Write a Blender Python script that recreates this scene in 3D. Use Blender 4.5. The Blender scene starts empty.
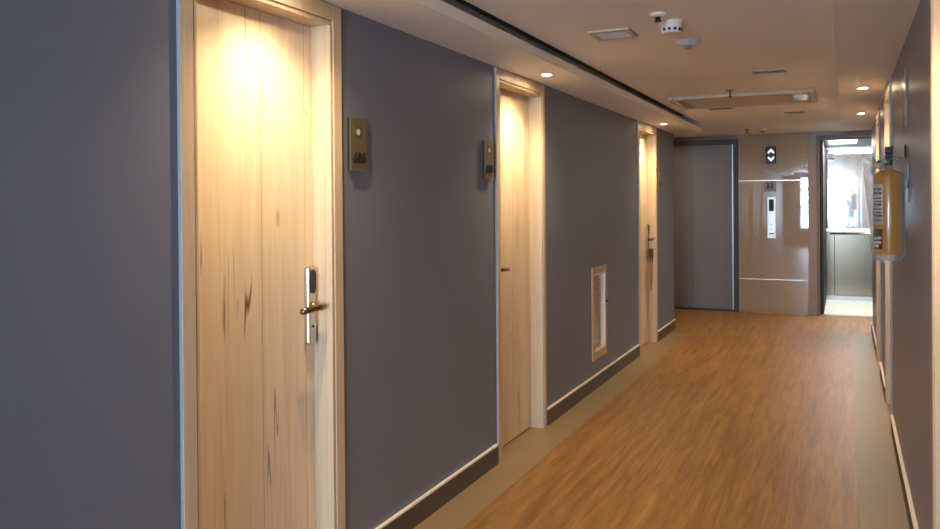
import bpy, bmesh, math, random
from mathutils import Vector, Matrix
random.seed(7)
sc = bpy.context.scene
COL = sc.collection
PI = math.pi

# ------------------------------------------------------------------ helpers
class MB:
    """collects boxes, lathes, tubes and prisms into one mesh"""
    def __init__(s): s.v = []; s.f = []; s.sm = []
    def add(s, vs, fs, smooth=False):
        n = len(s.v); s.v += [tuple(p) for p in vs]
        for f in fs: s.f.append([n+i for i in f]); s.sm.append(smooth)
        return s
    def box(s, x0, x1, y0, y1, z0, z1):
        vs = [(x0,y0,z0),(x1,y0,z0),(x1,y1,z0),(x0,y1,z0),(x0,y0,z1),(x1,y0,z1),(x1,y1,z1),(x0,y1,z1)]
        return s.add(vs, [(0,3,2,1),(4,5,6,7),(0,1,5,4),(1,2,6,5),(2,3,7,6),(3,0,4,7)])
    def lathe(s, prof, n=28, c=(0,0,0), axis='z', smooth=True, cap=True):
        vs = []; fs = []
        for r, h in prof:
            for k in range(n):
                a = 2*PI*k/n; p, q = r*math.cos(a), r*math.sin(a)
                vs.append({'z':(c[0]+p,c[1]+q,c[2]+h),'x':(c[0]+h,c[1]+p,c[2]+q),'y':(c[0]+p,c[1]+h,c[2]+q)}[axis])
        for i in range(len(prof)-1):
            for k in range(n):
                fs.append((i*n+k, i*n+(k+1)%n, (i+1)*n+(k+1)%n, (i+1)*n+k))
        s.add(vs, fs, smooth)
        if cap:
            n0 = len(s.v)-len(vs)
            s.f.append([n0+k for k in range(n)][::-1]); s.sm.append(False)
            s.f.append([n0+(len(prof)-1)*n+k for k in range(n)]); s.sm.append(False)
        return s
    def tube(s, pts, r, n=10):
        pts = [Vector(p) for p in pts]; rings = []
        for i, p in enumerate(pts):
            d = (pts[min(i+1,len(pts)-1)]-pts[max(i-1,0)]).normalized()
            a = d.cross(Vector((0,0,1)))
            if a.length < 1e-3: a = d.cross(Vector((1,0,0)))
            a.normalize(); b = d.cross(a)
            rr = r[i] if isinstance(r,(list,tuple)) else r
            rings.append([p+a*rr*math.cos(2*PI*k/n)+b*rr*math.sin(2*PI*k/n) for k in range(n)])
        vs = [q for R_ in rings for q in R_]; fs = []
        for i in range(len(pts)-1):
            for k in range(n): fs.append((i*n+k, i*n+(k+1)%n, (i+1)*n+(k+1)%n, (i+1)*n+k))
        fs.append(tuple(range(n))[::-1]); fs.append(tuple((len(pts)-1)*n+k for k in range(n)))
        return s.add(vs, fs, True)
    def prism(s, poly, axis, a, b):
        """poly: 2-D outline, extruded along axis from a to b"""
        m = {'x':lambda p,h:(h,p[0],p[1]), 'y':lambda p,h:(p[0],h,p[1]), 'z':lambda p,h:(p[0],p[1],h)}[axis]
        n = len(poly); vs = [m(p,a) for p in poly]+[m(p,b) for p in poly]
        fs = [tuple(range(n))[::-1], tuple(range(n,2*n))]+[(i,(i+1)%n,n+(i+1)%n,n+i) for i in range(n)]
        return s.add(vs, fs)
    def build(s, name, mat, parent=None, bevel=0, loc=None):
        me = bpy.data.meshes.new(name); me.from_pydata(s.v, [], s.f)
        for p, k in zip(me.polygons, s.sm): p.use_smooth = k
        bm = bmesh.new(); bm.from_mesh(me); bmesh.ops.recalc_face_normals(bm, faces=bm.faces); bm.to_mesh(me); bm.free()
        me.materials.append(mat)
        o = bpy.data.objects.new(name, me); COL.objects.link(o)
        if parent: o.parent = parent
        if loc: o.location = loc
        if bevel:
            b = o.modifiers.new('Bevel','BEVEL'); b.width = bevel; b.segments = 2; b.limit_method = 'ANGLE'
        return o
def box(name, mat, d, parent=None, bevel=0): return MB().box(*d).build(name, mat, parent, bevel)
def tag(o, label=None, cat=None, group=None, kind=None):
    if label: o['label'] = label
    if cat: o['category'] = cat
    if group: o['group'] = group
    if kind: o['kind'] = kind
    return o
def empty(name, loc=(0,0,0), rz=0):
    o = bpy.data.objects.new(name, None); COL.objects.link(o); o.location = loc; o.rotation_euler.z = rz
    o.empty_display_size = .05; return o
def st(o, label, cat): return tag(o, label, cat, kind='structure')
def copy_tree(o, parent=None):
    c = o.copy(); COL.objects.link(c)
    if parent: c.parent = parent
    for ch in list(o.children):
        copy_tree(ch, c)
    return c
def text_mb(txt, size, depth, mat, name, parent, M):
    cu = bpy.data.curves.new(name,'FONT'); cu.body = txt; cu.size = size; cu.extrude = depth; cu.align_x = 'CENTER'; cu.align_y = 'CENTER'
    cu.offset = size*.012
    o = bpy.data.objects.new(name, cu); COL.objects.link(o)
    dg = bpy.context.evaluated_depsgraph_get(); me = bpy.data.meshes.new_from_object(o.evaluated_get(dg))
    bpy.data.objects.remove(o); bpy.data.curves.remove(cu)
    me.name = name; me.materials.clear(); me.materials.append(mat); me.transform(M)
    r = bpy.data.objects.new(name, me); COL.objects.link(r); r.parent = parent
    return r

# ------------------------------------------------------------------ materials
def srgb(r, g, b):
    f = lambda c: (c/255/12.92) if c/255 <= .04045 else ((c/255+.055)/1.055)**2.4
    return (f(r), f(g), f(b), 1)
def pmat(name, col, rough=.5, metal=0, **kw):
    m = bpy.data.materials.new(name); m.use_nodes = True
    b = m.node_tree.nodes['Principled BSDF']
    b.inputs['Base Color'].default_value = col; b.inputs['Roughness'].default_value = rough; b.inputs['Metallic'].default_value = metal
    for k, v in kw.items(): b.inputs[k.replace('_',' ')].default_value = v
    return m
class N:
    def __init__(s, m): s.t = m.node_tree; s.b = s.t.nodes['Principled BSDF']
    def n(s, typ, **kw):
        x = s.t.nodes.new(typ)
        for k, v in kw.items(): setattr(x, k, v)
        return x
    def l(s, a, b): s.t.links.new(a, b)
    def coord(s, scale=(1,1,1), kind='Object', rnd=0):
        tc = s.n('ShaderNodeTexCoord'); mp = s.n('ShaderNodeMapping'); mp.inputs['Scale'].default_value = scale
        src = tc.outputs[kind]
        if rnd:
            oi = s.n('ShaderNodeObjectInfo'); mu = s.n('ShaderNodeMath', operation='MULTIPLY'); mu.inputs[1].default_value = rnd
            s.l(oi.outputs['Random'], mu.inputs[0]); ad = s.n('ShaderNodeVectorMath', operation='ADD')
            s.l(src, ad.inputs[0]); s.l(mu.outputs[0], ad.inputs[1]); src = ad.outputs[0]
        s.l(src, mp.inputs['Vector']); return mp.outputs['Vector']
    def noise(s, vec, scale, detail=4, rough=.55, dist=0):
        x = s.n('ShaderNodeTexNoise'); x.inputs['Scale'].default_value = scale; x.inputs['Detail'].default_value = detail
        x.inputs['Roughness'].default_value = rough; x.inputs['Distortion'].default_value = dist
        if vec: s.l(vec, x.inputs['Vector'])
        return x.outputs['Fac']
    def ramp(s, fac, stops):
        r = s.n('ShaderNodeValToRGB'); e = r.color_ramp.elements
        while len(e) < len(stops): e.new(.5)
        for q, (p, c) in zip(e, stops): q.position = p; q.color = c
        s.l(fac, r.inputs['Fac']); return r.outputs['Color']
    def mix(s, fac, a, b, mode='MIX'):
        x = s.n('ShaderNodeMix', data_type='RGBA', blend_type=mode)
        for src, i in ((fac,0),(a,6),(b,7)):
            if hasattr(src,'is_output'): s.l(src, x.inputs[i])
            else: x.inputs[i].default_value = src
        return x.outputs[2]
    def bump(s, h, strength=.2, dist=.002):
        x = s.n('ShaderNodeBump'); x.inputs['Strength'].default_value = strength; x.inputs['Distance'].default_value = dist
        s.l(h, x.inputs['Height']); s.l(x.outputs['Normal'], s.b.inputs['Normal'])
    def col(s, c): s.l(c, s.b.inputs['Base Color'])

def wall_mat(name, c1, c2, rough=.56):
    m = pmat(name, c1, rough); n = N(m); v = n.coord()
    n.col(n.mix(n.noise(v, 1.3, 5), c1, c2)); n.bump(n.noise(v, 180, 3), .06, .001); return m
M = {}
M['wall'] = wall_mat('lavender_grey_paint', srgb(114,120,135), srgb(108,114,129))
M['wallr'] = wall_mat('lavender_grey_cool_lit', srgb(132,136,158), srgb(126,130,152), .38)  # same wall paint, lighter and bluer to stand in for cool light
M['ceil'] = wall_mat('ceiling_paint', srgb(243,242,240), srgb(238,237,234), .6)
M['plain'] = wall_mat('plain_plaster', srgb(170,164,158), srgb(160,156,150), .7)

def wood(name, base, dark, rnd=0, crack=True):
    m = pmat(name, base, .42); n = N(m)
    v = n.coord((9, 9, .55), rnd=rnd); fine = n.coord((55, 55, 1.6), rnd=rnd); vs = n.coord((1,1,1), rnd=rnd)
    c = n.ramp(n.noise(v, 1.0, 6, .6, .6), [(.28, dark), (.5, base), (.75, tuple(min(1,x*1.13) for x in base[:3])+(1,))])
    c = n.mix(n.ramp(n.noise(fine, 1.2, 3), [(.42,(.86,.84,.80,1)),(.6,(1,1,1,1))]), (0,0,0,1), c) if False else n.mix(.34, c, n.ramp(n.noise(fine, 1.2, 3), [(.35,(.80,.77,.72,1)),(.6,(1,1,1,1))]), 'MULTIPLY')
    if crack:   # drying cracks and knots of the oak grain
        wv = n.coord((6.5, 6.5, .22), rnd=rnd)
        w = n.n('ShaderNodeTexNoise'); w.inputs['Scale'].default_value = 1.35; w.inputs['Detail'].default_value = 2.5; w.inputs['Distortion'].default_value = .5
        n.l(wv, w.inputs['Vector'])
        line = n.ramp(w.outputs['Fac'], [(.493,(0,0,0,1)),(.498,(1,1,1,1)),(.502,(1,1,1,1)),(.507,(0,0,0,1))])
        gate = n.ramp(n.noise(n.coord((9,9,2.2), rnd=rnd), 1.0, 3), [(.53,(0,0,0,1)),(.64,(1,1,1,1))])
        mk = n.mix(1.0, line, gate, 'MULTIPLY')
        c = n.mix(mk, c, srgb(96,72,50))
        kn = n.n('ShaderNodeTexVoronoi'); kn.inputs['Scale'].default_value = 1.0; n.l(n.coord((6,6,2.4), rnd=rnd), kn.inputs['Vector'])
        k = n.ramp(kn.outputs['Distance'], [(.04,(1,1,1,1)),(.09,(0,0,0,1))])
        c = n.mix(n.mix(1.0, k, (.4,.4,.4,1), 'MULTIPLY'), c, srgb(120,86,56))
    n.col(c); n.bump(n.noise(fine, 1.2, 3), .08, .001); return m
M['oak'] = wood('knotty_light_oak', srgb(226,206,178), srgb(210,184,150), rnd=7.3)
M['casing'] = wood('light_oak_casing', srgb(208,184,154), srgb(184,158,126), rnd=3.1, crack=False)
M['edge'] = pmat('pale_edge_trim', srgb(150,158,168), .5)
M['seam'] = pmat('leaf_seam', srgb(158,130,98), .6)

# laminate floor
m = pmat('cherry_laminate', srgb(170,105,52), .42, Specular_IOR_Level=.4); n = N(m)
v = n.coord((16, 1.1, 1)); f = n.coord((60, 3.5, 1)); big = n.coord((1.6,.8,1))
br = n.n('ShaderNodeTexBrick'); br.offset = .37
n.l(n.coord((1,1,1)), br.inputs['Vector'])
br.inputs['Scale'].default_value = 1; br.inputs['Brick Width'].default_value = .13; br.inputs['Row Height'].default_value = .9
br.inputs['Mortar Size'].default_value = .0; br.inputs['Color1'].default_value = (.86,.84,.82,1); br.inputs['Color2'].default_value = (1.06,1.05,1.04,1)
c = n.ramp(n.noise(v, 1.2, 6, .62, .8), [(.3, srgb(124,86,42)), (.5, srgb(150,107,54)), (.72, srgb(172,128,68))])
c = n.mix(.8, c, n.ramp(n.noise(f, 1.0, 3), [(.35,(.74,.70,.66,1)),(.55,(1,1,1,1))]), 'MULTIPLY')
c = n.mix(.6, c, n.ramp(n.noise(big, 1.2, 3), [(.3,(.82,.82,.82,1)),(.7,(1.1,1.1,1.1,1))]), 'MULTIPLY')
n.col(c); M['floor'] = m
m = pmat('beige_border_tile', srgb(158,140,112), .45); n = N(m)
n.col(n.mix(n.noise(n.coord(), 3, 5), srgb(146,124,92), srgb(134,113,83))); M['border'] = m
M['base'] = pmat('dark_brown_skirting', srgb(84,72,62), .5)
M['basecap'] = pmat('cream_skirting_cap', srgb(236,226,214), .45)
# glossy brown stone
m = pmat('polished_brown_stone', srgb(142,114,92), .02, IOR=1.75); n = N(m)
n.col(n.mix(n.noise(n.coord((1,1,5)), 2.2, 6, .6, 1.2), srgb(160,137,112), srgb(174,151,125))); M['stone'] = m
M['strip'] = pmat('bright_metal_strip', srgb(235,225,210), .25, .6)
M['steel'] = pmat('brushed_steel', srgb(176,172,164), .28, 1)
M['steel_dark'] = pmat('dark_steel', srgb(70,68,66), .35, .9)
M['chrome'] = pmat('satin_chrome', srgb(205,200,192), .22, 1)
M['lever'] = pmat('bronzed_nickel', srgb(150,128,104), .28, 1)
M['black'] = pmat('black_gloss', (.008,.008,.009,1), .15)
M['blackm'] = pmat('black_matt', (.012,.012,.012,1), .55)
M['lift_door'] = pmat('grey_lift_door', srgb(128,121,117), .5, .2)
M['lift_frame'] = pmat('dark_lift_frame', srgb(66,58,54), .5)
M['white'] = pmat('white_plastic', srgb(226,222,214), .4)
M['greyplastic'] = pmat('grey_white_plastic', srgb(196,202,208), .3)
M['grille'] = pmat('grille_grey', srgb(150,146,140), .5)
M['beigepl'] = pmat('beige_plastic', srgb(196,178,152), .5)
M['dark'] = pmat('dark_void', (.02,.018,.016,1), .8)
M['sign'] = pmat('bronze_sign_plate', srgb(118,101,78), .4, .4)
M['green'] = pmat('green_emblem', srgb(62,92,44), .5)
M['cream'] = pmat('cream_emblem', srgb(214,208,180), .5)
M['hatch'] = pmat('beige_metal_hatch', srgb(186,160,128), .45)
M['hatch_lit'] = pmat('daylit_hatch_reveal', srgb(242,232,220), .4)  # hatch colour whitened so the reveal reads as lit by daylight
def emit(name, col, s):
    m = bpy.data.materials.new(name); m.use_nodes = True; b = m.node_tree.nodes['Principled BSDF']
    b.inputs['Base Color'].default_value = (0,0,0,1) ; b.inputs['Emission Color'].default_value = col; b.inputs['Emission Strength'].default_value = s
    return m
M['lamp'] = emit('warm_lamp_glow', (1,.80,.52,1), 260)
M['liftlamp'] = emit('lift_lamp_glow', (.95,1,.97,1), 9)
M['arrow'] = emit('white_lit_arrow', (.95,1,.96,1), 1.4)
M['mirror'] = pmat('lift_mirror', srgb(240,243,243), .03, .82)
M['liftfloor'] = pmat('white_lift_floor', srgb(226,228,220), .3)
m = pmat('lift_steel_panel', srgb(150,150,140), .2, .95); n = N(m)
n.col(n.mix(n.noise(n.coord((3,3,40)), 2, 3), srgb(112,102,86), srgb(128,117,100))); M['liftpanel'] = m

# ------------------------------------------------------------------ dimensions (metres)
XL, XR = -1.70, .254            # corridor walls
H, HC = 2.126, 2.215            # soffit and ceiling height
YE, YB, YF = 8.90, 10.556, -5.0 # end of left wall, lift wall, window wall behind the viewer
DL = [2.103, 4.345, 7.61]; DR = [2.51, 5.83, 7.55]
OH = .355                       # half of the rough opening

# ------------------------------------------------------------------ the setting
def side_wall(name, x0, x1, doors, ya, yb, back, label, mat, hatch=None):
    b = MB(); y = ya
    for c in doors:
        if hatch and y < hatch[0] < c:
            h0, h1, z0, z1 = hatch
            b.box(x0, x1, y, h0, 0, HC).box(x0, x1, h1, c-OH, 0, HC).box(x0, x1, h0, h1, 0, z0).box(x0, x1, h0, h1, z1, HC)
        else: b.box(x0, x1, y, c-OH, 0, HC)
        b.box(x0, x1, c-OH, c+OH, 2.06, HC); y = c+OH
    b.box(x0, x1, y, yb, 0, HC)
    b.box(back[0], back[1], ya, yb, 0, HC)
    return st(b.build(name, mat), label, 'wall')
side_wall('wall_left', XL-.125, XL, DL, YF, YE, (XL-.16, XL-.125), 'long grey wall with three doors on the left', M['wall'], (5.772, 6.102, .265, .867))
side_wall('wall_right', XR, XR+.125, DR, -3.0, 9.45, (XR+.125, XR+.16), 'narrowly seen grey wall on the right behind the yellow extinguisher', M['wallr'])
st(MB().box(-3.4, XL-.16, YE-.14, YE, 0, HC).box(-3.52,-3.4, YE-.14, YB+.12, 0, HC).build('wall_lobby', M['wall']), 'grey wall closing the lift lobby on the left', 'wall')
st(MB().box(XR+.16, 1.7, 9.31, 9.45, 0, HC).box(1.7,1.82, 9.31, YB+.12, 0, HC).build('wall_lobby', M['wall']), 'grey wall closing the lift lobby on the right', 'wall')
st(MB().box(XR+.16, 1.3, -3.14, -3.0, 0, HC).box(1.3,1.42, YF, -3.0, 0, HC).build('wall_landing', M['wall']), 'grey wall of the window landing', 'wall')
st(MB().box(-3.6, -.55, YB+.12, YB+.2, -.1, HC+.1).box(-.55, -.40, YB+.12, 12.6, -.1, HC+.1).box(-.55, 1.5, 12.45, 12.6, -.1, HC+.1).box(1.2, 1.5, YB+.12, 12.6, -.1, HC+.1).box(-.55,1.5,YB+.12,12.6,HC,HC+.1).box(-3.6,1.9,YB-.001,YB+.2,-.2,-.061).box(-.6,1.5,YB+.1,12.6,-.2,-.1).build('wall_shaft', M['plain']), 'concrete walls of the lift shaft', 'wall')
# window wall behind the viewer (seen in the lift mirror)
wx0, wx1, wz0, wz1 = -1.26, .95, .5, 2.10
st(MB().box(-1.86, wx0, YF-.15, YF, 0, HC).box(wx0, wx1, YF-.15, YF, 0, wz0).box(wx0, wx1, YF-.15, YF, wz1, HC).box(wx1, 1.42, YF-.15, YF, 0, HC).build('wall_front', M['wall']), 'wall with the large window seen in the lift mirror', 'wall')
wf = MB()
for x in (wx0, wx0+.75-.02, wx0+1.5-.02, wx1-.05): wf.box(x, x+.05, YF-.10, YF-.04, wz0, wz1)
for z in (wz0, 1.15, 1.68, wz1-.05): wf.box(wx0, wx1, YF-.095, YF-.045, z, z+.05)
w = st(wf.build('window_1', M['white']), 'large white framed window at the end of the hall', 'window')
# floor
st(box('floor', M['floor'], (-1.50, .052, YF, YB-.001, -.10, 0)), 'orange brown wood laminate floor', 'floor')
st(MB().box(-3.5, -1.50, 8.6, YB-.001, -.10, 0).box(.052, 1.8, 9.2, YB-.001, -.10, 0).build('floor', M['floor']), 'laminate floor in the corners of the lift lobby', 'floor')
st(MB().box(-1.86, -1.50, YF, 8.6, -.10, 0).build('trim_1', M['border']), 'beige floor border along the left wall', 'floor border')
st(MB().box(.052, 1.42, YF, 9.2, -.10, 0).build('trim_2', M['border']), 'beige floor border along the right wall', 'floor border')
# ceiling and soffits
st(box('ceiling', M['ceil'], (-3.6, -1.391, YE-.03, YB+.12, HC, HC+.1)), 'cream ceiling of the lift lobby on the left', 'ceiling')
st(MB().box(-2.0, -1.30, YF-.15, YE, HC+.1, HC+.2).box(-2.0, -1.391, YF-.15, YF-.05, HC, HC+.1).build('trim_5', pmat('shade_toned_slab', srgb(112,98,84), .8)), 'slab darkened as shade above the slot of the left ceiling band', 'soffit')  # dark colour paints the shade inside the slot
st(box('ceiling', M['ceil'], (-1.391, 1.9, YF-.15, YB+.12, HC, HC+.1)), 'flat cream ceiling over the corridor', 'ceiling')
st(MB().box(XL, -1.40, YF, YE-.02, H, H+.05).box(XL-.16, -1.60, YF-.1, YE-.035, HC, HC+.1).box(XL, -1.60, YF, YE-.02, H+.05, HC).build('trim_3', M['ceil'], bevel=.003), 'dropped ceiling band along the left wall with a shadow slot', 'soffit')
st(MB().box(-.04, XR, -3.0, 9.42, H, HC).build('trim_4', M['ceil'], bevel=.003), 'dropped ceiling band along the right wall', 'soffit')
# skirting
def skirting(name, side, ya, yb, label):
    x = XL if side > 0 else XR
    o = MB().box(*sorted((x, x+side*.013)), ya, yb, 0, .0975).build(name, M['base'])
    MB().box(*sorted((x, x+side*.016)), ya, yb, .0975, .106).build('cap', M['basecap'], o)
    st(o, label, 'skirting')
C = .397
segL = [(YF, DL[0]-C, 'dark skirting on the left wall before the first door'), (DL[0]+C, DL[1]-C, 'dark skirting between the first and second left doors'),
        (DL[1]+C, DL[2]-C, 'dark skirting under the louvred hatch'), (DL[2]+C, YE, 'short dark skirting after the third left door')]
for a, b, l in segL: skirting('baseboard_left', 1, a, b, l)
segR = [(-3, DR[0]-C, 'right skirting before the nearest right door'), (DR[0]+C, DR[1]-C, 'right skirting below the yellow extinguisher'),
        (DR[1]+C, DR[2]-C, 'right skirting between the two far right doors'), (DR[2]+C, 9.45, 'right skirting after the farthest right door')]
for a, b, l in segR: skirting('baseboard_right', -1, a, b, l)

# ------------------------------------------------------------------ doors
def make_door(k, side, yc, hand, label, o=.393, i=.333):
    """local x points out of the wall into the corridor, y along the wall"""
    root = empty('door_%d' % k, (XL if side > 0 else XR, yc, 0), 0 if side > 0 else PI)
    st(root, label, 'door')
    g = hand if side > 0 else -hand
    # casing : outer board, groove and inner bead on both sides and over the head
    top = H-.004
    cs = MB(); g1, g2 = i+.017, i+.012
    for s in (-1, 1):
        for (a, b, x0, x1, zt) in ((o,g1,-.02,.011,top), (g1,g2,-.02,.002,2.064), (g2,i,-.02,.008,2.059)):
            cs.box(x0, x1, *sorted((s*a, s*b)), 0, zt)
    cs.box(-.02, .011, -g1, g1, 2.064, top); cs.box(-.02, .002, -g2, g2, 2.059, 2.064); cs.box(-.02, .008, -i, i, 2.047, 2.059)
    cs.build('casing', M['casing'], root, bevel=.0015)
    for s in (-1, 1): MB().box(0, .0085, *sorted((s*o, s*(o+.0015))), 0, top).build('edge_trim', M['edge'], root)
    jb = MB()
    for s in (-1, 1): jb.box(-.12, -.02, *sorted((s*i, s*.354)), 0, 2.059)
    jb.box(-.12, -.02, -i, i, 2.047, 2.059)
    jb.build('jamb', M['casing'], root)
    lf = MB().box(-.118, -.075, -i+.0015, i-.0015, .008, 2.045).build('leaf', M['oak'], root)
    sm = MB()
    for y in (.045, g*(i-.048)): sm.box(-.0752, -.0745, y-.0007, y+.0007, .012, 2.043)
    sm.build('plank_seam', M['seam'], lf)
    # lock plate, reader and lever
    yl = g*(i-.037)
    lk = MB().box(-.075, -.050, yl-.024, yl+.024, .890, 1.172).build('lock', M['chrome'], root, bevel=.008)
    rd = MB(); pts = []
    for a in range(0, 181, 15): pts.append((yl+.0175*math.cos(math.radians(a)), 1.138+.022*math.sin(math.radians(a))))
    for a in range(180, 361, 15): pts.append((yl+.0175*math.cos(math.radians(a)), 1.095+.022*math.sin(math.radians(a))))
    rd.prism(pts, 'x', -.0505, -.0475).build('card_reader', M['black'], lk)
    lv = MB().lathe([(.017,-.050),(.017,-.040),(.010,-.038),(.010,-.004)], 20, (0, yl, 1.025), 'x')
    lv.tube([(-.010, yl+g*.010, 1.027), (-.010, yl-g*.02, 1.027), (-.010, yl-g*.06, 1.026), (-.011, yl-g*.10, 1.024), (-.013, yl-g*.115, 1.023)], [.0125,.0125,.0125,.0125,.011], 14)
    lv.build('lever', M['lever'], lk)
    MB().lathe([(.006,-.0505),(.006,-.0485)], 14, (0, yl, .955), 'x').build('keyhole', M['blackm'], lk)
    return root
make_door(1, 1, DL[0],  1, 'nearest left door of pale oak with a silver lock', .40, .331)
make_door(2, 1, DL[1], -1, 'middle left door of pale oak, only the lever tip showing', .383, .327)
make_door(3, 1, DL[2],  1, 'farthest left door with a tag hanging at its lock')
make_door(4, -1, DR[0], -1, 'nearest right door, its pale frame at the picture edge')
make_door(5, -1, DR[1], 1, 'right door just beyond the yellow extinguisher')
make_door(6, -1, DR[2], 1, 'farthest right door, nearest to the open lift')

# tag hanging from the lever of the third left door
tx, ty = XL-.028, DL[2]+.258
t = tag(empty('door_tag', (tx, ty, .53)), 'brown tag with a looped strap hanging from the third left door lever', 'tag')
MB().tube([(0,0,.508),(.008,.004,.49),(.006,.002,.40)], .0022, 6).build('cord', M['lever'], t)
MB().box(-.012,.022,-.022,.022,.315,.40).build('tag_body', pmat('brown_tag', srgb(92,66,48), .6), t, bevel=.004)
MB().tube([(-.004,-.012,.318),(0,-.006,.15),(.004,0,0),(.010,.006,.15),(.014,.012,.318)], .005, 8).build('strap', pmat('tan_strap', srgb(150,112,76), .7), t)

# ------------------------------------------------------------------ downlights
def warm(r, e): return r, e
def downlight(x, y, label, power=1.0):
    t = tag(empty('downlight', (x, y, H)), label, 'downlight', 'round warm downlights in the dropped bands')
    MB().lathe([(.026,-.001),(.028,-.006),(.038,-.006),(.042,-.001),(.042,0)], 32, cap=False).build('trim_ring', M['white'], t)
    MB().lathe([(.001,-.0035),(.026,-.0035),(.026,0)], 32).build('lens', M['lamp'], t)
    L = bpy.data.lights.new('downlight_beam', 'SPOT'); L.energy = LAMP*power; L.color = (1.0, .74, .44); L.spot_size = math.radians(130); L.spot_blend = 1.0; L.shadow_soft_size = .014
    o = bpy.data.objects.new('downlight_beam', L); COL.objects.link(o); o.parent = t; o.location = (0,0,-.007)
    return t
LAMP = 74
downlight(-1.54, DL[0]+.02, 'round downlight in front of the nearest left door, above the picture')
downlight(-1.54, DL[1], 'round lit downlight above the middle left door')
downlight(-1.55, DL[2]+.06, 'round lit downlight above the farthest left door')
downlight(.107, DR[0], 'round downlight in front of the nearest right door, above the picture')
downlight(.107, DR[1], 'nearer of the two lit downlights in the right dropped band')
downlight(.125, DR[2], 'farther of the two lit downlights in the right dropped band')
def panel_light(x, y, e, label):
    t = tag(empty('panel_light', (x, y, HC)), label, 'ceiling light')
    f = MB()
    for s in (-1,1): f.box(*sorted((s*.20,s*.18)),-.20,.20,-.014,0).box(-.18,.18,*sorted((s*.20,s*.18)),-.014,0)
    f.build('frame', M['white'], t); MB().box(-.18,.18,-.18,.18,-.010,0).build('diffuser', emit('panel_glow', (1,.80,.56,1), e), t)
panel_light(.85, 9.80, 75, 'square ceiling light over the right side of the lift lobby')
panel_light(-2.45, 9.55, 25, 'square ceiling light over the left side of the lift lobby')

# ------------------------------------------------------------------ room signs
def room_sign(yc, num, label):
    t = tag(empty('room_sign', (XL, yc, 1.525)), label, 'room sign')
    MB().box(0,.012,-.052,.052,0,.197).build('back_plate', M['blackm'], t)
    fp = MB().box(.012,.017,-.0535,.057,-.003,.199).build('face_plate', M['sign'], t)
    em = MB().box(.017,.0185,-.024,.018,.124,.166).build('emblem', M['green'], t)
    MB().lathe([(.0125,.0185),(.0125,.0195)], 20, (0,-.003,.145), 'x').build('emblem_disc', M['cream'], em)
    R3 = Matrix.Translation((.0195, 0, .045)) @ Matrix(((0,0,1,0),(1,0,0,0),(0,1,0,0),(0,0,0,1)))
    text_mb(num, .058, .0028, M['blackm'], 'number', t, R3)
room_sign(2.604, '606', 'bronze room sign with number and green emblem beside the nearest left door')
room_sign(3.848, '604', 'bronze room sign on the near side of the middle left door')
room_sign(8.10, '602', 'bronze room sign just past the farthest left door')
# sign plate seen edge-on on the right wall
t = tag(empty('wall_sign', (XR, 4.21, 1.72)), 'thin plate sign seen edge-on above the yellow extinguisher', 'sign')
MB().box(-.003,0,-.10,.10,.01,.27).build('backing', M['steel_dark'], t)
MB().box(-.007,-.003,-.105,.105,0,.28).build('plate', pmat('pale_sign_edge', srgb(150,142,140), .25), t, bevel=.0015)

# ------------------------------------------------------------------ louvred hatch in the left wall
t = tag(empty('wall_hatch', (XL, 5.937, .215)), 'beige louvred service hatch low on the left wall', 'hatch')
fr = MB(); hw, hh = .194, .692
i0, zb0, zb1 = .150, .062, .640
for s_ in (-1,1): fr.box(0,.010,*sorted((s_*hw, s_*i0)),0,hh)
fr.box(0,.010,-i0,i0,0,zb0); fr.box(0,.010,-i0,i0,zb1,hh)
fr.build('frame', M['hatch'], t, bevel=.002)
rv = MB()
for s_ in (-1,1): rv.box(-.060,.0095,*sorted((s_*.160, s_*.146)),zb0,zb1)
rv.box(-.060,.0095,-.146,.146,zb0-.004,zb0+.010).box(-.060,.0095,-.146,.146,zb1-.010,zb1+.004)
rv.build('reveal', M['hatch_lit'], t)
MB().box(-.060,-.056,-.146,.146,zb0+.010,zb1-.010).build('shade_plate', M['dark'], t)  # dark plate standing in for the shade in the gap beside the door
d = MB().box(-.056,-.040,-.146,.118,zb0+.022,zb1-.022).build('hatch_door', M['hatch'], t)
sl = MB(); z = zb0+.03
while z < zb1-.05:
    sl.prism([(-.040,z+.020),(-.038,z+.022),(-.020,z+.004),(-.022,z+.002)], 'y', -.140, .112); z += .024
sl.build('louvres', M['hatch'], d)
MB().lathe([(.008,.010),(.008,.020),(.005,.023)], 16, (0,hw-.022,.41), 'x').build('latch', M['blackm'], t)

# ------------------------------------------------------------------ ceiling fittings
t = tag(empty('air_vent', (-1.018, 3.835, HC)), 'rectangular grey air vent in the ceiling left of the detectors', 'vent')
f = MB()
for s in (-1,1): f.box(*sorted((s*.10,s*.075)),-.10,.10,-.012,0).box(-.075,.075,*sorted((s*.10,s*.072)),-.012,0)
f.build('frame', M['beigepl'], t, bevel=.003)
f = MB()
for i in range(7):
    y = -.064+i*.0205; f.prism([(y,-.002),(y+.004,-.001),(y+.014,-.010),(y+.011,-.011)], 'x', -.075, .075)
f.build('louvres', M['greyplastic'], t); MB().box(-.075,.075,-.072,.072,-.0015,0).build('duct_void', M['grille'], t)

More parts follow.
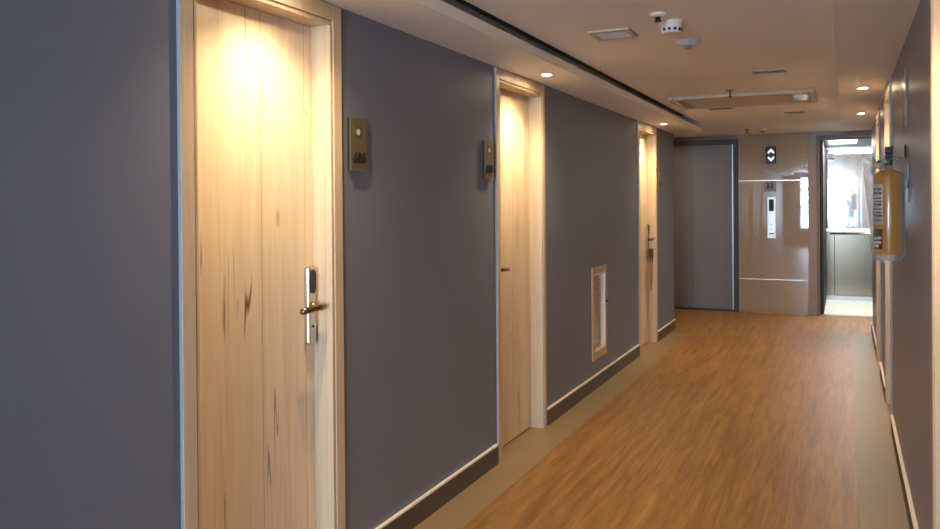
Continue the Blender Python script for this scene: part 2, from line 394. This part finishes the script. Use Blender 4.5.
def slot_vent(x, y, w, dpt, label):
    t = tag(empty('slot_vent', (x, y, HC)), label, 'vent', 'narrow slot vents in the ceiling')
    f = MB()
    for s in (-1,1): f.box(*sorted((s*w/2,s*(w/2-.012))),-dpt/2,dpt/2,-.008,0).box(-w/2+.012,w/2-.012,*sorted((s*dpt/2,s*(dpt/2-.012))),-.008,0)
    f.build('frame', M['grille'], t); MB().box(-w/2+.012,w/2-.012,-dpt/2+.012,dpt/2-.012,-.003,0).build('slot', M['lift_frame'], t)
slot_vent(-.435, 5.42, .20, .11, 'thin slot vent in the ceiling before the ceiling air unit')
slot_vent(-1.00, 7.40, .20, .12, 'left slot vent just beyond the ceiling air unit')
slot_vent(-.43, 8.05, .18, .09, 'right slot vent beyond the ceiling air unit')

t = tag(empty('smoke_detector', (-.737, 3.53, HC+.002)), 'small cream dome detector with dark neck, left of the boxy white detector', 'detector')
MB().lathe([(.035,0),(.037,-.005),(.032,-.013),(.018,-.018)], 28).build('base', M['white'], t)
MB().lathe([(.012,-.017),(.011,-.030),(.015,-.034),(.013,-.038)], 20).build('sensor', M['steel_dark'], t)
t = tag(empty('smoke_detector', (-.712, 3.70, HC+.002)), 'boxy white detector with dark slots in the middle of the three', 'detector')
MB().lathe([(.050,0),(.050,-.014),(.048,-.017),(.046,-.054),(.041,-.060)], 32).build('housing', M['white'], t)
f = MB()
for a in range(-120, 61, 30):
    c, s_ = math.cos(math.radians(a)), math.sin(math.radians(a)); px, py = .0460*c, .0460*s_
    f.add([(px-s_*.006+c*dx, py+c*.006+s_*dx, zz) for dx in (-.003,.003) for zz in (-.051,-.039)]+[(px+s_*.006+c*dx, py-c*.006+s_*dx, zz) for dx in (-.003,.003) for zz in (-.051,-.039)],
          [(0,1,3,2),(4,6,7,5),(0,4,5,1),(2,3,7,6),(0,2,6,4),(1,5,7,3)])
f.build('slots', M['blackm'], t)
t = tag(empty('ceiling_motion_sensor', (-.722, 4.17, HC+.002)), 'shallow grey dome sensor with a small nub, nearest to the air unit', 'sensor')
MB().lathe([(.058,0),(.060,-.010),(.055,-.022),(.040,-.031),(.026,-.034)], 36).build('dome', M['greyplastic'], t)
MB().lathe([(.022,-.033),(.020,-.042),(.012,-.048)], 24).build('nub', M['grille'], t)

t = tag(empty('ceiling_air_unit', (-.735, 6.765, HC)), 'wide flat cassette air unit set in the ceiling', 'air conditioner')
f = MB()
for s in (-1,1): f.box(*sorted((s*.535,s*.49)),-.36,.36,-.030,0).box(-.49,.49,*sorted((s*.36,s*.31)),-.030,0)
f.build('frame', M['beigepl'], t, bevel=.008)
MB().box(-.49,.49,-.31,.31,-.022,0).build('panel', pmat('air_unit_panel', srgb(166,150,128), .45), t)
f = MB()
for i in range(9): y = -.24+i*.06; f.prism([(y,-.022),(y+.006,-.022),(y+.022,-.027),(y+.016,-.028)], 'x', -.42, .34)
f.build('louvres', M['beigepl'], t)
f = MB().box(.375,.485,-.26,.12,-.030,-.022).build('display', pmat('reflection_white', srgb(240,238,232), .15), t, bevel=.003)  # white block painted as the reflection at the right end, no real display
def sprinkler(x, y, label):
    t = tag(empty('ceiling_sprinkler', (x, y, HC+.002)), label, 'sprinkler', 'pendent sprinklers in the ceiling')
    MB().lathe([(.030,0),(.028,-.006),(.012,-.009)], 24).build('escutcheon', M['lever'], t)
    MB().tube([(0,0,-.008),(0,0,-.050)], .006, 10).build('stem', M['steel_dark'], t)
    MB().lathe([(.004,-.050),(.017,-.052),(.017,-.055),(.004,-.056)], 20).build('deflector', M['steel_dark'], t)
sprinkler(-.77, 6.22, 'small pendent sprinkler just before the ceiling air unit')
t = tag(empty('smoke_detector', (-.85, 9.75, HC)), 'small dark-rimmed detector in the ceiling of the lift lobby', 'detector')
MB().lathe([(.060,0),(.060,-.010),(.042,-.026),(.020,-.036)], 28).build('base', M['beigepl'], t)
MB().lathe([(.020,-.035),(.017,-.046)], 18).build('sensor', M['steel_dark'], t)
sprinkler(-1.02, 9.72, 'small pendent sprinkler beside the lobby detector')

# ------------------------------------------------------------------ lift wall
LZ = 2.105
OX0, OX1, OZ = -.285, .62, 2.145        # open lift
CX0, CX1 = -2.20, -1.276                # closed lift
b = MB().box(-3.52, CX0-.06, YB, YB+.12, 0, HC).box(CX0-.06, -1.216, YB, YB+.12, 2.165, HC).box(CX0-.06,-1.216,YB+.10,YB+.12,0,2.165)
b.box(OX1, 1.82, YB, YB+.12, 0, HC).box(-1.216, OX0-.077, YB+.02, YB+.12, 0, HC).box(OX0-.077, OX1, YB, YB+.12, OZ+.03, HC)
wb = st(b.build('wall_back', pmat('brown_lobby_wall', srgb(120,98,80), .3)), 'brown wall around the two lifts', 'wall')
for z0, z1 in ((0,.413),(.421,1.634),(1.642,HC)): MB().box(-1.214, -.409, YB, YB+.02, z0, z1).build('stone_slab', M['stone'], wb)
for z0 in (.413, 1.634): MB().box(-1.214, -.412, YB-.001, YB+.019, z0, z0+.008).build('metal_strip', M['strip'], wb)
MB().box(OX0-.122, OX0-.03, YB-.004, YB+.12, 0, OZ+.03).build('edge_post', pmat('taupe_post', srgb(150,126,104), .4), wb)

# closed lift
t = tag(empty('lift_door', ((CX0+CX1)/2, YB+.06, 0)), 'closed grey two-leaf lift door left of the stone panel', 'lift door')
w2 = (CX1-CX0)/2
f = MB().box(w2, w2+.058, -.062, .03, 0, 2.163).box(-w2-.058, -w2, -.062, .03, 0, 2.163).box(-w2, w2, -.062, .03, LZ, 2.163)
f.build('frame', M['lift_frame'], t, bevel=.003)
xm = -1.76-(CX0+CX1)/2
MB().box(xm-.015, w2-.022, .000, .018, .012, LZ).build('fast_leaf', M['lift_door'], t, bevel=.003)
MB().box(-w2, xm+.02, .020, .036, .012, LZ).build('slow_leaf', M['lift_door'], t, bevel=.003)
MB().box(w2-.020, w2, -.02, .03, .012, LZ).build('jamb_strip', M['steel'], t)
MB().box(-w2, w2, -.055, .036, .0, .010).build('sill', M['steel_dark'], t)

# open lift car
CY = 12.30
t = tag(empty('lift_car', ((OX0+OX1)/2, (YB+CY)/2, 0)), 'open bright lift car with mirror, handrail and steel panels', 'lift')
ox, oy = (OX0+OX1)/2, (YB+CY)/2
def cb(name, mat, x0,x1,y0,y1,z0,z1, bev=0, par=None): return MB().box(x0-ox,x1-ox,y0-oy,y1-oy,z0,z1).build(name, mat, par or t, bev)
cx0, cx1, cz = -.245, 1.0, 2.12
cb('floor', M['liftfloor'], cx0-.05, cx1+.05, YB+.125, CY+.05, -.06, .0)
cb('sill', M['steel'], OX0, OX1, YB+.0, YB+.12, -.06, .003)
ce = cb('car_ceiling', M['steel_dark'], cx0-.05, cx1+.05, YB+.125, CY+.05, cz, cz+.06)
for x0, x1 in ((-.18,.13),(.55,.85)): cb('light_panel', M['liftlamp'], x0, x1, 10.82, 11.40, cz-.006, cz, 0, ce)
cb('panel_joint', M['dark'], -.143, -.135, CY+.006, CY+.05, .06, .965)
mp = cb('rear_panel', M['liftpanel'], -.135, cx1, CY, CY+.05, .06, .965)
cb('rear_panel', M['liftpanel'], cx0, -.143, CY, CY+.05, .06, .965)
cb('kick_plate', M['steel'], cx0, cx1, CY-.004, CY+.05, 0, .056)
cb('mirror', M['mirror'], cx0+.012, cx1, CY-.002, CY+.05, .985, 2.085)
cb('cornice', M['strip'], cx0, cx1, CY-.012, CY+.05, 2.085, cz)
f = MB().tube([(cx0+.03-ox, CY-.05-oy, .93), (cx1-.03-ox, CY-.05-oy, .93)], .016, 14)
f = cb('rail_backing', M['strip'], cx0, cx1, CY-.012, CY+.05, .955, .995)
hr = MB().tube([(cx0+.05-ox, CY-.055-oy, .925), (cx1-.05-ox, CY-.055-oy, .925)], .014, 14)
for x in (cx0+.10, .4, cx1-.1): hr.tube([(x-ox, CY-.055-oy, .925), (x-ox, CY-oy, .925)], .008, 8)
hr.build('handrail', M['chrome'], t)
cb('side_wall', M['blackm'], cx0-.05, cx0, YB+.125, CY, 0, cz)  # matt black stands in for a dark reflection on this wall
cb('side_wall', M['liftpanel'], cx1, cx1+.05, YB+.125, CY, 0, cz)
cb('front_return', M['liftpanel'], OX1-.02, cx1, YB+.125, YB+.16, 0, cz)
f = MB().box(OX0-.03-ox, OX0-ox, YB-.006-oy, YB+.12-oy, 0, OZ+.03).box(OX1-ox, OX1+.03-ox, YB-.006-oy, YB+.12-oy, 0, OZ+.03).box(OX0-ox, OX1-ox, YB-.006-oy, YB+.12-oy, OZ, OZ+.03)
f.build('door_frame', pmat('taupe_lift_frame', srgb(120,108,98), .5), t)
L = bpy.data.lights.new('lift_lamp','AREA'); L.shape='RECTANGLE'; L.size=1.0; L.size_y=1.0; L.energy=42; L.color=(1,.98,.93)
o = bpy.data.objects.new('lift_lamp', L); COL.objects.link(o); o.parent = t; o.location = (.36-ox, 11.45-oy, cz-.02)

# call panel, plaque and hall lantern on the stone
t = tag(empty('call_panel', (-.826, YB, .925)), 'tall slim steel lift call panel with black display', 'call panel')
MB().box(-.048,.048,-.012,0,0,.51).build('face_plate', pmat('bright_steel_face', srgb(222,220,210), .3, .35), t, bevel=.003)
MB().box(-.028,.028,-.0135,-.012,.335,.480).build('display', M['blackm'], t)
for z in (.17,.115): MB().lathe([(.014,-.016),(.014,-.012)], 18, (0,0,z), 'y').build('button', M['steel'], t)
MB().box(-.030,.030,-.0135,-.012,.052,.066).build('key_slot', M['black'], t)
t = tag(empty('plaque', (-.842, YB, 1.50)), 'small brown plaque with two figures above the call panel', 'plaque')
MB().box(-.072,.072,-.006,0,0,.135).build('plate', pmat('brown_plaque', srgb(140,114,94), .35), t, bevel=.002)
for s in (-1,1):
    MB().lathe([(.013,-.0075),(.013,-.006)], 14, (s*.022,0,.095), 'y').box(s*.022-.015,s*.022+.015,-.0075,-.006,.035,.078).build('pictogram', M['lift_frame'], t)
t = tag(empty('hall_lantern', (-.828, YB, 1.845)), 'black lift lantern with lit up and down arrows', 'lift indicator')
MB().box(-.058,.058,-.014,0,0,.215).build('housing', M['black'], t, bevel=.012)
def arrow(z, s):
    return MB().prism([(-.040,z-s*.012),(0,z+s*.034),(.040,z-s*.012),(.030,z-s*.026),(.0,z+s*.002),(-.030,z-s*.026)], 'y', -.0165, -.014)
a = MB().prism([(-.042,.128),(-.008,.172),(-.008,.120),(-.020,.128)], 'y', -.0165,-.014).prism([(.042,.180),(.008,.150),(.008,.120),(.030,.128)], 'y', -.0165,-.014)
arrow(.150, 1).build('up_arrow', M['arrow'], t); arrow(.062,-1).build('down_arrow', M['arrow'], t)
MB().box(-.050,.050,-.004,0,-.045,-.025).build('caption_strip', pmat('grey_caption', srgb(138,124,108), .4), t)

# ------------------------------------------------------------------ yellow fire extinguisher in a plastic bag
ex, ey, ez = .176, 4.06, 1.148
t = tag(empty('fire_extinguisher', (ex, ey, ez)), 'yellow fire extinguisher in a clear bag hung on the right wall', 'fire extinguisher'); t_ext = t
R = .0605
m = pmat('yellow_enamel', srgb(190,126,12), .24, Coat_Weight=.4); M['yellow'] = m
MB().lathe([(R*.86,0),(R*.97,.004),(R,.014),(R,.356),(R*.97,.364),(R*.82,.371),(R*.5,.378),(.016,.383),(.015,.402)], 48).build('cylinder', m, t)
v = MB().lathe([(.013,.400),(.017,.404),(.017,.430),(.012,.434)], 20)
v.tube([(0,0,.418),(-.045,-.012,.420)], .006, 10)
v.build('valve', M['steel_dark'], t)
MB().box(-.015,.015,-.055,.020,.434,.452).box(-.016,.016,-.052,-.020,.452,.484).box(-.014,.014,-.050,.012,.452,.470).build('handle', M['blackm'], t, bevel=.004)
# curved label on the side facing left
def curved(name, mat, a0, a1, z0, z1, r, par):
    vs=[]; fs=[]; k=14
    for i in range(k+1):
        a = math.radians(a0+(a1-a0)*i/k)
        for rr in (r, r+.0006):
            for z in (z0,z1): vs.append((rr*math.cos(a), rr*math.sin(a), z))
    for i in range(k):
        p=4*i; q=p+4
        fs += [(p+2,q+2,q+3,p+3),(p,p+1,q+1,q),(p+1,p+3,q+3,q+1),(p,q,q+2,p+2)]
    return MB().add(vs, fs, True).build(name, mat, par)
lb = curved('label', pmat('pale_label', srgb(206,196,192), .35), 186, 246, .135, .318, R+.0004, t)
lb2 = curved('dark_label', pmat('dark_label_band', srgb(58,22,20), .35), 186, 243, .028, .118, R+.0004, t)
ink = pmat('label_ink', srgb(86,74,84), .5); wink = pmat('white_ink', srgb(226,216,206), .5)
rows = [(.292,.008),(.272,.010),(.252,.006),(.238,.006),(.222,.010),(.204,.006),(.188,.006),(.172,.010),(.154,.006)]
for i,(z,hh_) in enumerate(rows):
    for a0, a1 in (((190,206),(210,222),(226,240)) if i%2 else ((192,214),(219,238))):
        curved('print_line', ink, a0, a1, z, z+hh_, R+.0012, lb)
for a0,a1,z in ((196,214,.070),(217,238,.072),(192,205,.050),(209,238,.052),(200,226,.036)): curved('print_line', wink, a0, a1, z, z+.012, R+.0012, lb2)
MB().box(.040,XR-ex+.001,-.016,.016,.30,.335).box(XR-ex-.004,XR-ex+.001,-.016,.016,.24,.40).build('rear_bracket', M['steel_dark'], t)
# wall hook
h = tag(empty('extinguisher_hook', (XR, 4.20, 1.60)), 'small metal loop hook on the wall holding the extinguisher', 'hook')
MB().tube([(-.004,.012*math.cos(a)*1.1,.02+.028*math.sin(a)) for a in [2*PI*i/20 for i in range(21)]], .0032, 8).build('loop', M['steel_dark'], h)
MB().tube([(-.004,0,-.006),(-.03,-.04,-.018),(-.060,-.075,-.024)], .003, 8).build('arm', M['steel'], h)
MB().box(-.003,0,-.010,.010,-.014,.006).build('wall_plate', M['steel_dark'], h, bevel=.001)
# clear plastic bag
m = bpy.data.materials.new('clear_plastic'); m.use_nodes = True; nt = m.node_tree; nt.nodes.clear()
out = nt.nodes.new('ShaderNodeOutputMaterial'); mx = nt.nodes.new('ShaderNodeMixShader'); tr = nt.nodes.new('ShaderNodeBsdfTransparent'); pb = nt.nodes.new('ShaderNodeBsdfPrincipled')
tr.inputs['Color'].default_value = (.96,.955,.94,1)
pb.inputs['Base Color'].default_value = (.8,.78,.74,1); pb.inputs['Roughness'].default_value = .14
lw = nt.nodes.new('ShaderNodeLayerWeight'); lw.inputs['Blend'].default_value = .35
rp = nt.nodes.new('ShaderNodeMapRange'); rp.inputs['To Min'].default_value = .025; rp.inputs['To Max'].default_value = .75
nt.links.new(lw.outputs['Facing'], rp.inputs['Value']); nt.links.new(rp.outputs[0], mx.inputs[0])
nt.links.new(tr.outputs[0], mx.inputs[1]); nt.links.new(pb.outputs[0], mx.inputs[2]); nt.links.new(mx.outputs[0], out.inputs[0])
bag = MB(); n_ = 64; prof = [(-.018,.60),(-.010,.86),(.004,1.06),(.03,1.09),(.07,1.08),(.15,1.06),(.25,1.06),(.33,1.07),(.365,1.04),(.392,.82),(.408,.52),(.418,.50),(.428,.66),(.436,.80)]
rnd = random.Random(3); ph = [rnd.uniform(0,6.28) for _ in range(8)]
vs = []; fs = []
for i,(z,k) in enumerate(prof):
    for j in range(n_):
        a = 2*PI*j/n_
        wob = .030*math.sin(5*a+ph[0]+z*9)+.022*math.sin(9*a+ph[1]-z*14)+.018*math.sin(17*a+ph[2]+z*31)
        amp = 1.0 if (z < .03 or z > .36) else .35
        rr = R*(k+.03+max(-.02, wob*amp*(2.3 if z > .385 or z < 0 else 1)))
        # the bag stands off towards the left and bunches out at the top
        lx = -max(0, math.cos(a-PI))*(.006+.030*max(0,min(1,z/.38))**1.5)
        x = rr*math.cos(a)+lx; x = min(x, XR-ex-.004)
        vs.append((x, rr*math.sin(a), z+ (.006*math.sin(7*a+ph[3]) if z < 0 or z > .40 else 0)))
for i in range(len(prof)-1):
    for j in range(n_): fs.append((i*n_+j, i*n_+(j+1)%n_, (i+1)*n_+(j+1)%n_, (i+1)*n_+j))
fs.append(tuple(range(n_))[::-1])
bag.add(vs, fs, True)
bg = bag.build('plastic_bag', m, t_ext); bg['label'] = 'clear crinkled plastic bag wrapped round the cylinder'
# loose gathered flap at the neck
fl = MB(); vs=[]; fs=[]; nu, nv = 22, 12
for i in range(nu+1):
    for j in range(nv+1):
        u, w_ = i/nu, j/nv
        x = -.008-u*.062; y = -.045+.09*w_*(1-.3*u)
        z = .412+.012*math.sin(w_*19+u*3)+.010*math.sin(u*9+w_*4)-.030*u*u
        vs.append((x,y,z))
for i in range(nu):
    for j in range(nv): p=i*(nv+1)+j; fs.append((p,p+1,p+nv+2,p+nv+1))
m2 = m.copy(); m2.name = 'crumpled_plastic'
for nd in m2.node_tree.nodes:
    if nd.type == 'MAP_RANGE': nd.inputs['To Min'].default_value = .34
fl.add(vs, fs, True).build('bag_neck', m2, bg)
fp = MB(); vs=[]; fs=[]; nu, nv = 30, 6
for i in range(nu+1):
    for j in range(nv+1):
        z = -.035+.445*i/nu; w_ = j/nv; wd_ = .006+.034*(max(0,z)/.41)**1.3
        vs.append((-R-.001-wd_*w_, -.022+.012*math.sin(z*38+w_*2.5)+.010*w_*math.sin(z*71), z+.004*math.sin(w_*7+z*20)))
for i in range(nu):
    for j in range(nv): p=i*(nv+1)+j; fs.append((p,p+1,p+nv+2,p+nv+1))
fp.add(vs, fs, True).build('bag_flap', m2, bg)
tl = MB(); vs=[]; fs=[]; nu, nv = 26, 5
for i in range(nu+1):
    a_ = math.radians(150+150*i/nu)
    for j in range(nv+1):
        w_ = j/nv; rr = R*(1.03-.25*w_)+.004*math.sin(i*1.9+w_*3)
        vs.append((rr*math.cos(a_), rr*math.sin(a_), .006-.045*w_*(.6+.4*math.sin(i*.9))))
for i in range(nu):
    for j in range(nv): p=i*(nv+1)+j; fs.append((p,p+1,p+nv+2,p+nv+1))
tl.add(vs, fs, True).build('bag_tail', m2, bg)

# ------------------------------------------------------------------ person by the far window (seen in the lift mirror)
def skin(name, joints, edges, mat, parent, root=0, sub=2):
    me = bpy.data.meshes.new(name); me.from_pydata([j[0] for j in joints], edges, [])
    o = bpy.data.objects.new(name, me); COL.objects.link(o)
    md = o.modifiers.new('Skin','SKIN')
    for d_, j in zip(me.skin_vertices[0].data, joints): d_.radius = (j[1], j[2] if len(j) > 2 else j[1])
    me.skin_vertices[0].data[root].use_root = True
    ss = o.modifiers.new('Sub','SUBSURF'); ss.levels = sub; ss.render_levels = sub
    dg = bpy.context.evaluated_depsgraph_get(); m2 = bpy.data.meshes.new_from_object(o.evaluated_get(dg))
    bpy.data.objects.remove(o); m2.name = name; m2.materials.clear(); m2.materials.append(mat)
    for p in m2.polygons: p.use_smooth = True
    r = bpy.data.objects.new(name, m2); COL.objects.link(r); r.parent = parent; return r
def person(loc):
    t = tag(empty('person', loc), 'person in a blue shirt standing by the window, seen in the lift mirror', 'person')
    skinm = pmat('skin', srgb(176,128,102), .5)
    J = [((0,0,.93),.115,.085),((0,0,1.12),.12,.09),((0,.0,1.34),.14,.095),((0,0,1.44),.065,.06),((0,.01,1.485),.054,.054),((0,.018,1.545),.080,.088),((0,.012,1.64),.084,.100),((0,.0,1.72),.05,.06)]
    E_ = [(i,i+1) for i in range(7)]
    for s in (-1,1):
        k = len(J)
        J += [((s*.17,0,1.39),.055),((s*.215,-.01,1.12),.042),((s*.21,.07,.90),.030),((s*.205,.10,.82),.026,.036)]
        E_ += [(2,k),(k,k+1),(k+1,k+2),(k+2,k+3)]
        for q,(dy,ln) in enumerate(((-.026,.072),(-.009,.082),(.009,.078),(.026,.062))):
            kk = len(J); J += [((s*.205,.105+dy*.8,.775),.0085),((s*.200,.112+dy,.775-ln*.55),.008),((s*.188,.116+dy,.775-ln),.007)]
            E_ += [(k+3,kk),(kk,kk+1),(kk+1,kk+2)]
        kk = len(J); J += [((s*.190,.128,.80),.010),((s*.180,.140,.765),.009)]; E_ += [(k+3,kk),(kk,kk+1)]
        k = len(J)
        J += [((s*.085,0,.86),.088),((s*.095,.01,.50),.058),((s*.10,-.01,.10),.040),((s*.10,.0,.045),.042,.040),((s*.11,.15,.030),.036,.026)]
        E_ += [(0,k),(k,k+1),(k+1,k+2),(k+2,k+3),(k+3,k+4)]
    b = skin('body', J, E_, skinm, t)
    face = MB().prism([(-.012,1.575),(.012,1.575),(.006,1.63),(-.006,1.63)], 'y', .09, .122)
    face.build('nose', skinm, b, bevel=.005)
    for s in (-1,1):
        MB().lathe([(.002,.0),(.010,.004),(.012,.010)], 12, (s*.031,.098,1.625), 'y').build('eye', M['blackm'], b)
        MB().lathe([(.004,-.006),(.026,-.004),(.024,.008)], 14, (s*.082,.005,1.61), 'x').build('ear', skinm, b)
    MB().box(-.024,.024,.098,.106,1.545,1.553).build('mouth', pmat('lips', srgb(140,84,76), .5), b, bevel=.002)
    hm = MB(); vs = []; fs = []; nu, nv = 28, 12
    for j in range(nv+1):          # hair: a cap that comes lower at the back of the head
        for k in range(nu):
            a = 2*PI*k/nu; low = math.radians(88+34*max(0,-math.sin(a))**.7-8*max(0,math.sin(a)))
            th = low*j/nv+.02
            vs.append((.092*math.sin(th)*math.cos(a), .006+.112*math.sin(th)*math.sin(a), 1.635+.118*math.cos(th)))
    for j in range(nv):
        for k in range(nu): fs.append((j*nu+k, j*nu+(k+1)%nu, (j+1)*nu+(k+1)%nu, (j+1)*nu+k))
    hm.add(vs, fs, True).build('hair', pmat('dark_hair', srgb(36,28,26), .6), t)
    sh = pmat('blue_shirt', srgb(64,96,132), .8)
    S = [((0,0,.78),.19,.14),((0,0,.90),.172,.130),((0,0,1.12),.138,.108),((0,0,1.34),.158,.112),((0,0,1.425),.09,.08)]; SE = [(0,1),(1,2),(2,3),(3,4)]
    for s in (-1,1):
        k = len(S); S += [((s*.17,0,1.39),.068),((s*.205,-.005,1.20),.060)]; SE += [(3,k),(k,k+1)]
    skin('shirt', S, SE, sh, t)
    tr_ = [((0,0,.90),.150,.115),((0,0,1.02),.125,.10)]; TE = [(0,1)]
    for s in (-1,1):
        k = len(tr_); tr_ += [((s*.085,0,.86),.100),((s*.095,.01,.50),.074),((s*.10,-.01,.09),.062)]; TE += [(0,k),(k,k+1),(k+1,k+2)]
    skin('trousers', tr_, TE, pmat('dark_trousers', srgb(38,44,58), .8), t)
    for s in (-1,1): skin('shoe', [((s*.10,-.04,.045),.048,.045),((s*.105,.06,.04),.046,.040),((s*.11,.16,.032),.040,.030)], [(0,1),(1,2)], M['blackm'], t, sub=1)
    return t
person((.16, -4.1, 0))

# ------------------------------------------------------------------ daylight through the window
wd = bpy.data.worlds.new('sky'); sc.world = wd; wd.use_nodes = True
bgn = wd.node_tree.nodes['Background']; bgn.inputs['Color'].default_value = (.54,.76,1.0,1); bgn.inputs['Strength'].default_value = 55.0
P = bpy.data.lights.new('window_portal','AREA'); P.shape='RECTANGLE'; P.size = wx1-wx0; P.size_y = wz1-wz0; P.cycles.is_portal = True
po = bpy.data.objects.new('window_portal', P); COL.objects.link(po); po.location = ((wx0+wx1)/2, YF-.16, (wz0+wz1)/2); po.rotation_euler = (math.radians(90),0,0)

# ------------------------------------------------------------------ camera
yaw, pitch, roll = .4368, .0062, -.0077
F = Vector((-math.sin(yaw)*math.cos(pitch), math.cos(yaw)*math.cos(pitch), -math.sin(pitch)))
r0 = Vector((math.cos(yaw), math.sin(yaw), 0)); U0 = r0.cross(F)
c_, s_ = math.cos(roll), math.sin(roll); r1 = c_*r0+s_*U0; U1 = -s_*r0+c_*U0
cam = bpy.data.cameras.new('camera'); co = bpy.data.objects.new('camera', cam); COL.objects.link(co)
cam.sensor_width = 36; cam.lens = 804.1/940*36; cam.shift_y = -(264.5-207.09)/940; cam.clip_start = .02
mw = Matrix.Identity(4)
for i in range(3): mw[i][0] = r1[i]; mw[i][1] = U1[i]; mw[i][2] = -F[i]
mw[0][3], mw[1][3], mw[2][3] = 0, 0, 1.4
co.matrix_world = mw
sc.camera = co
sc.view_settings.view_transform = 'Standard'; sc.view_settings.look = 'None'; sc.view_settings.gamma = 1; sc.view_settings.use_curve_mapping = False
sc.view_settings.exposure = 0.13
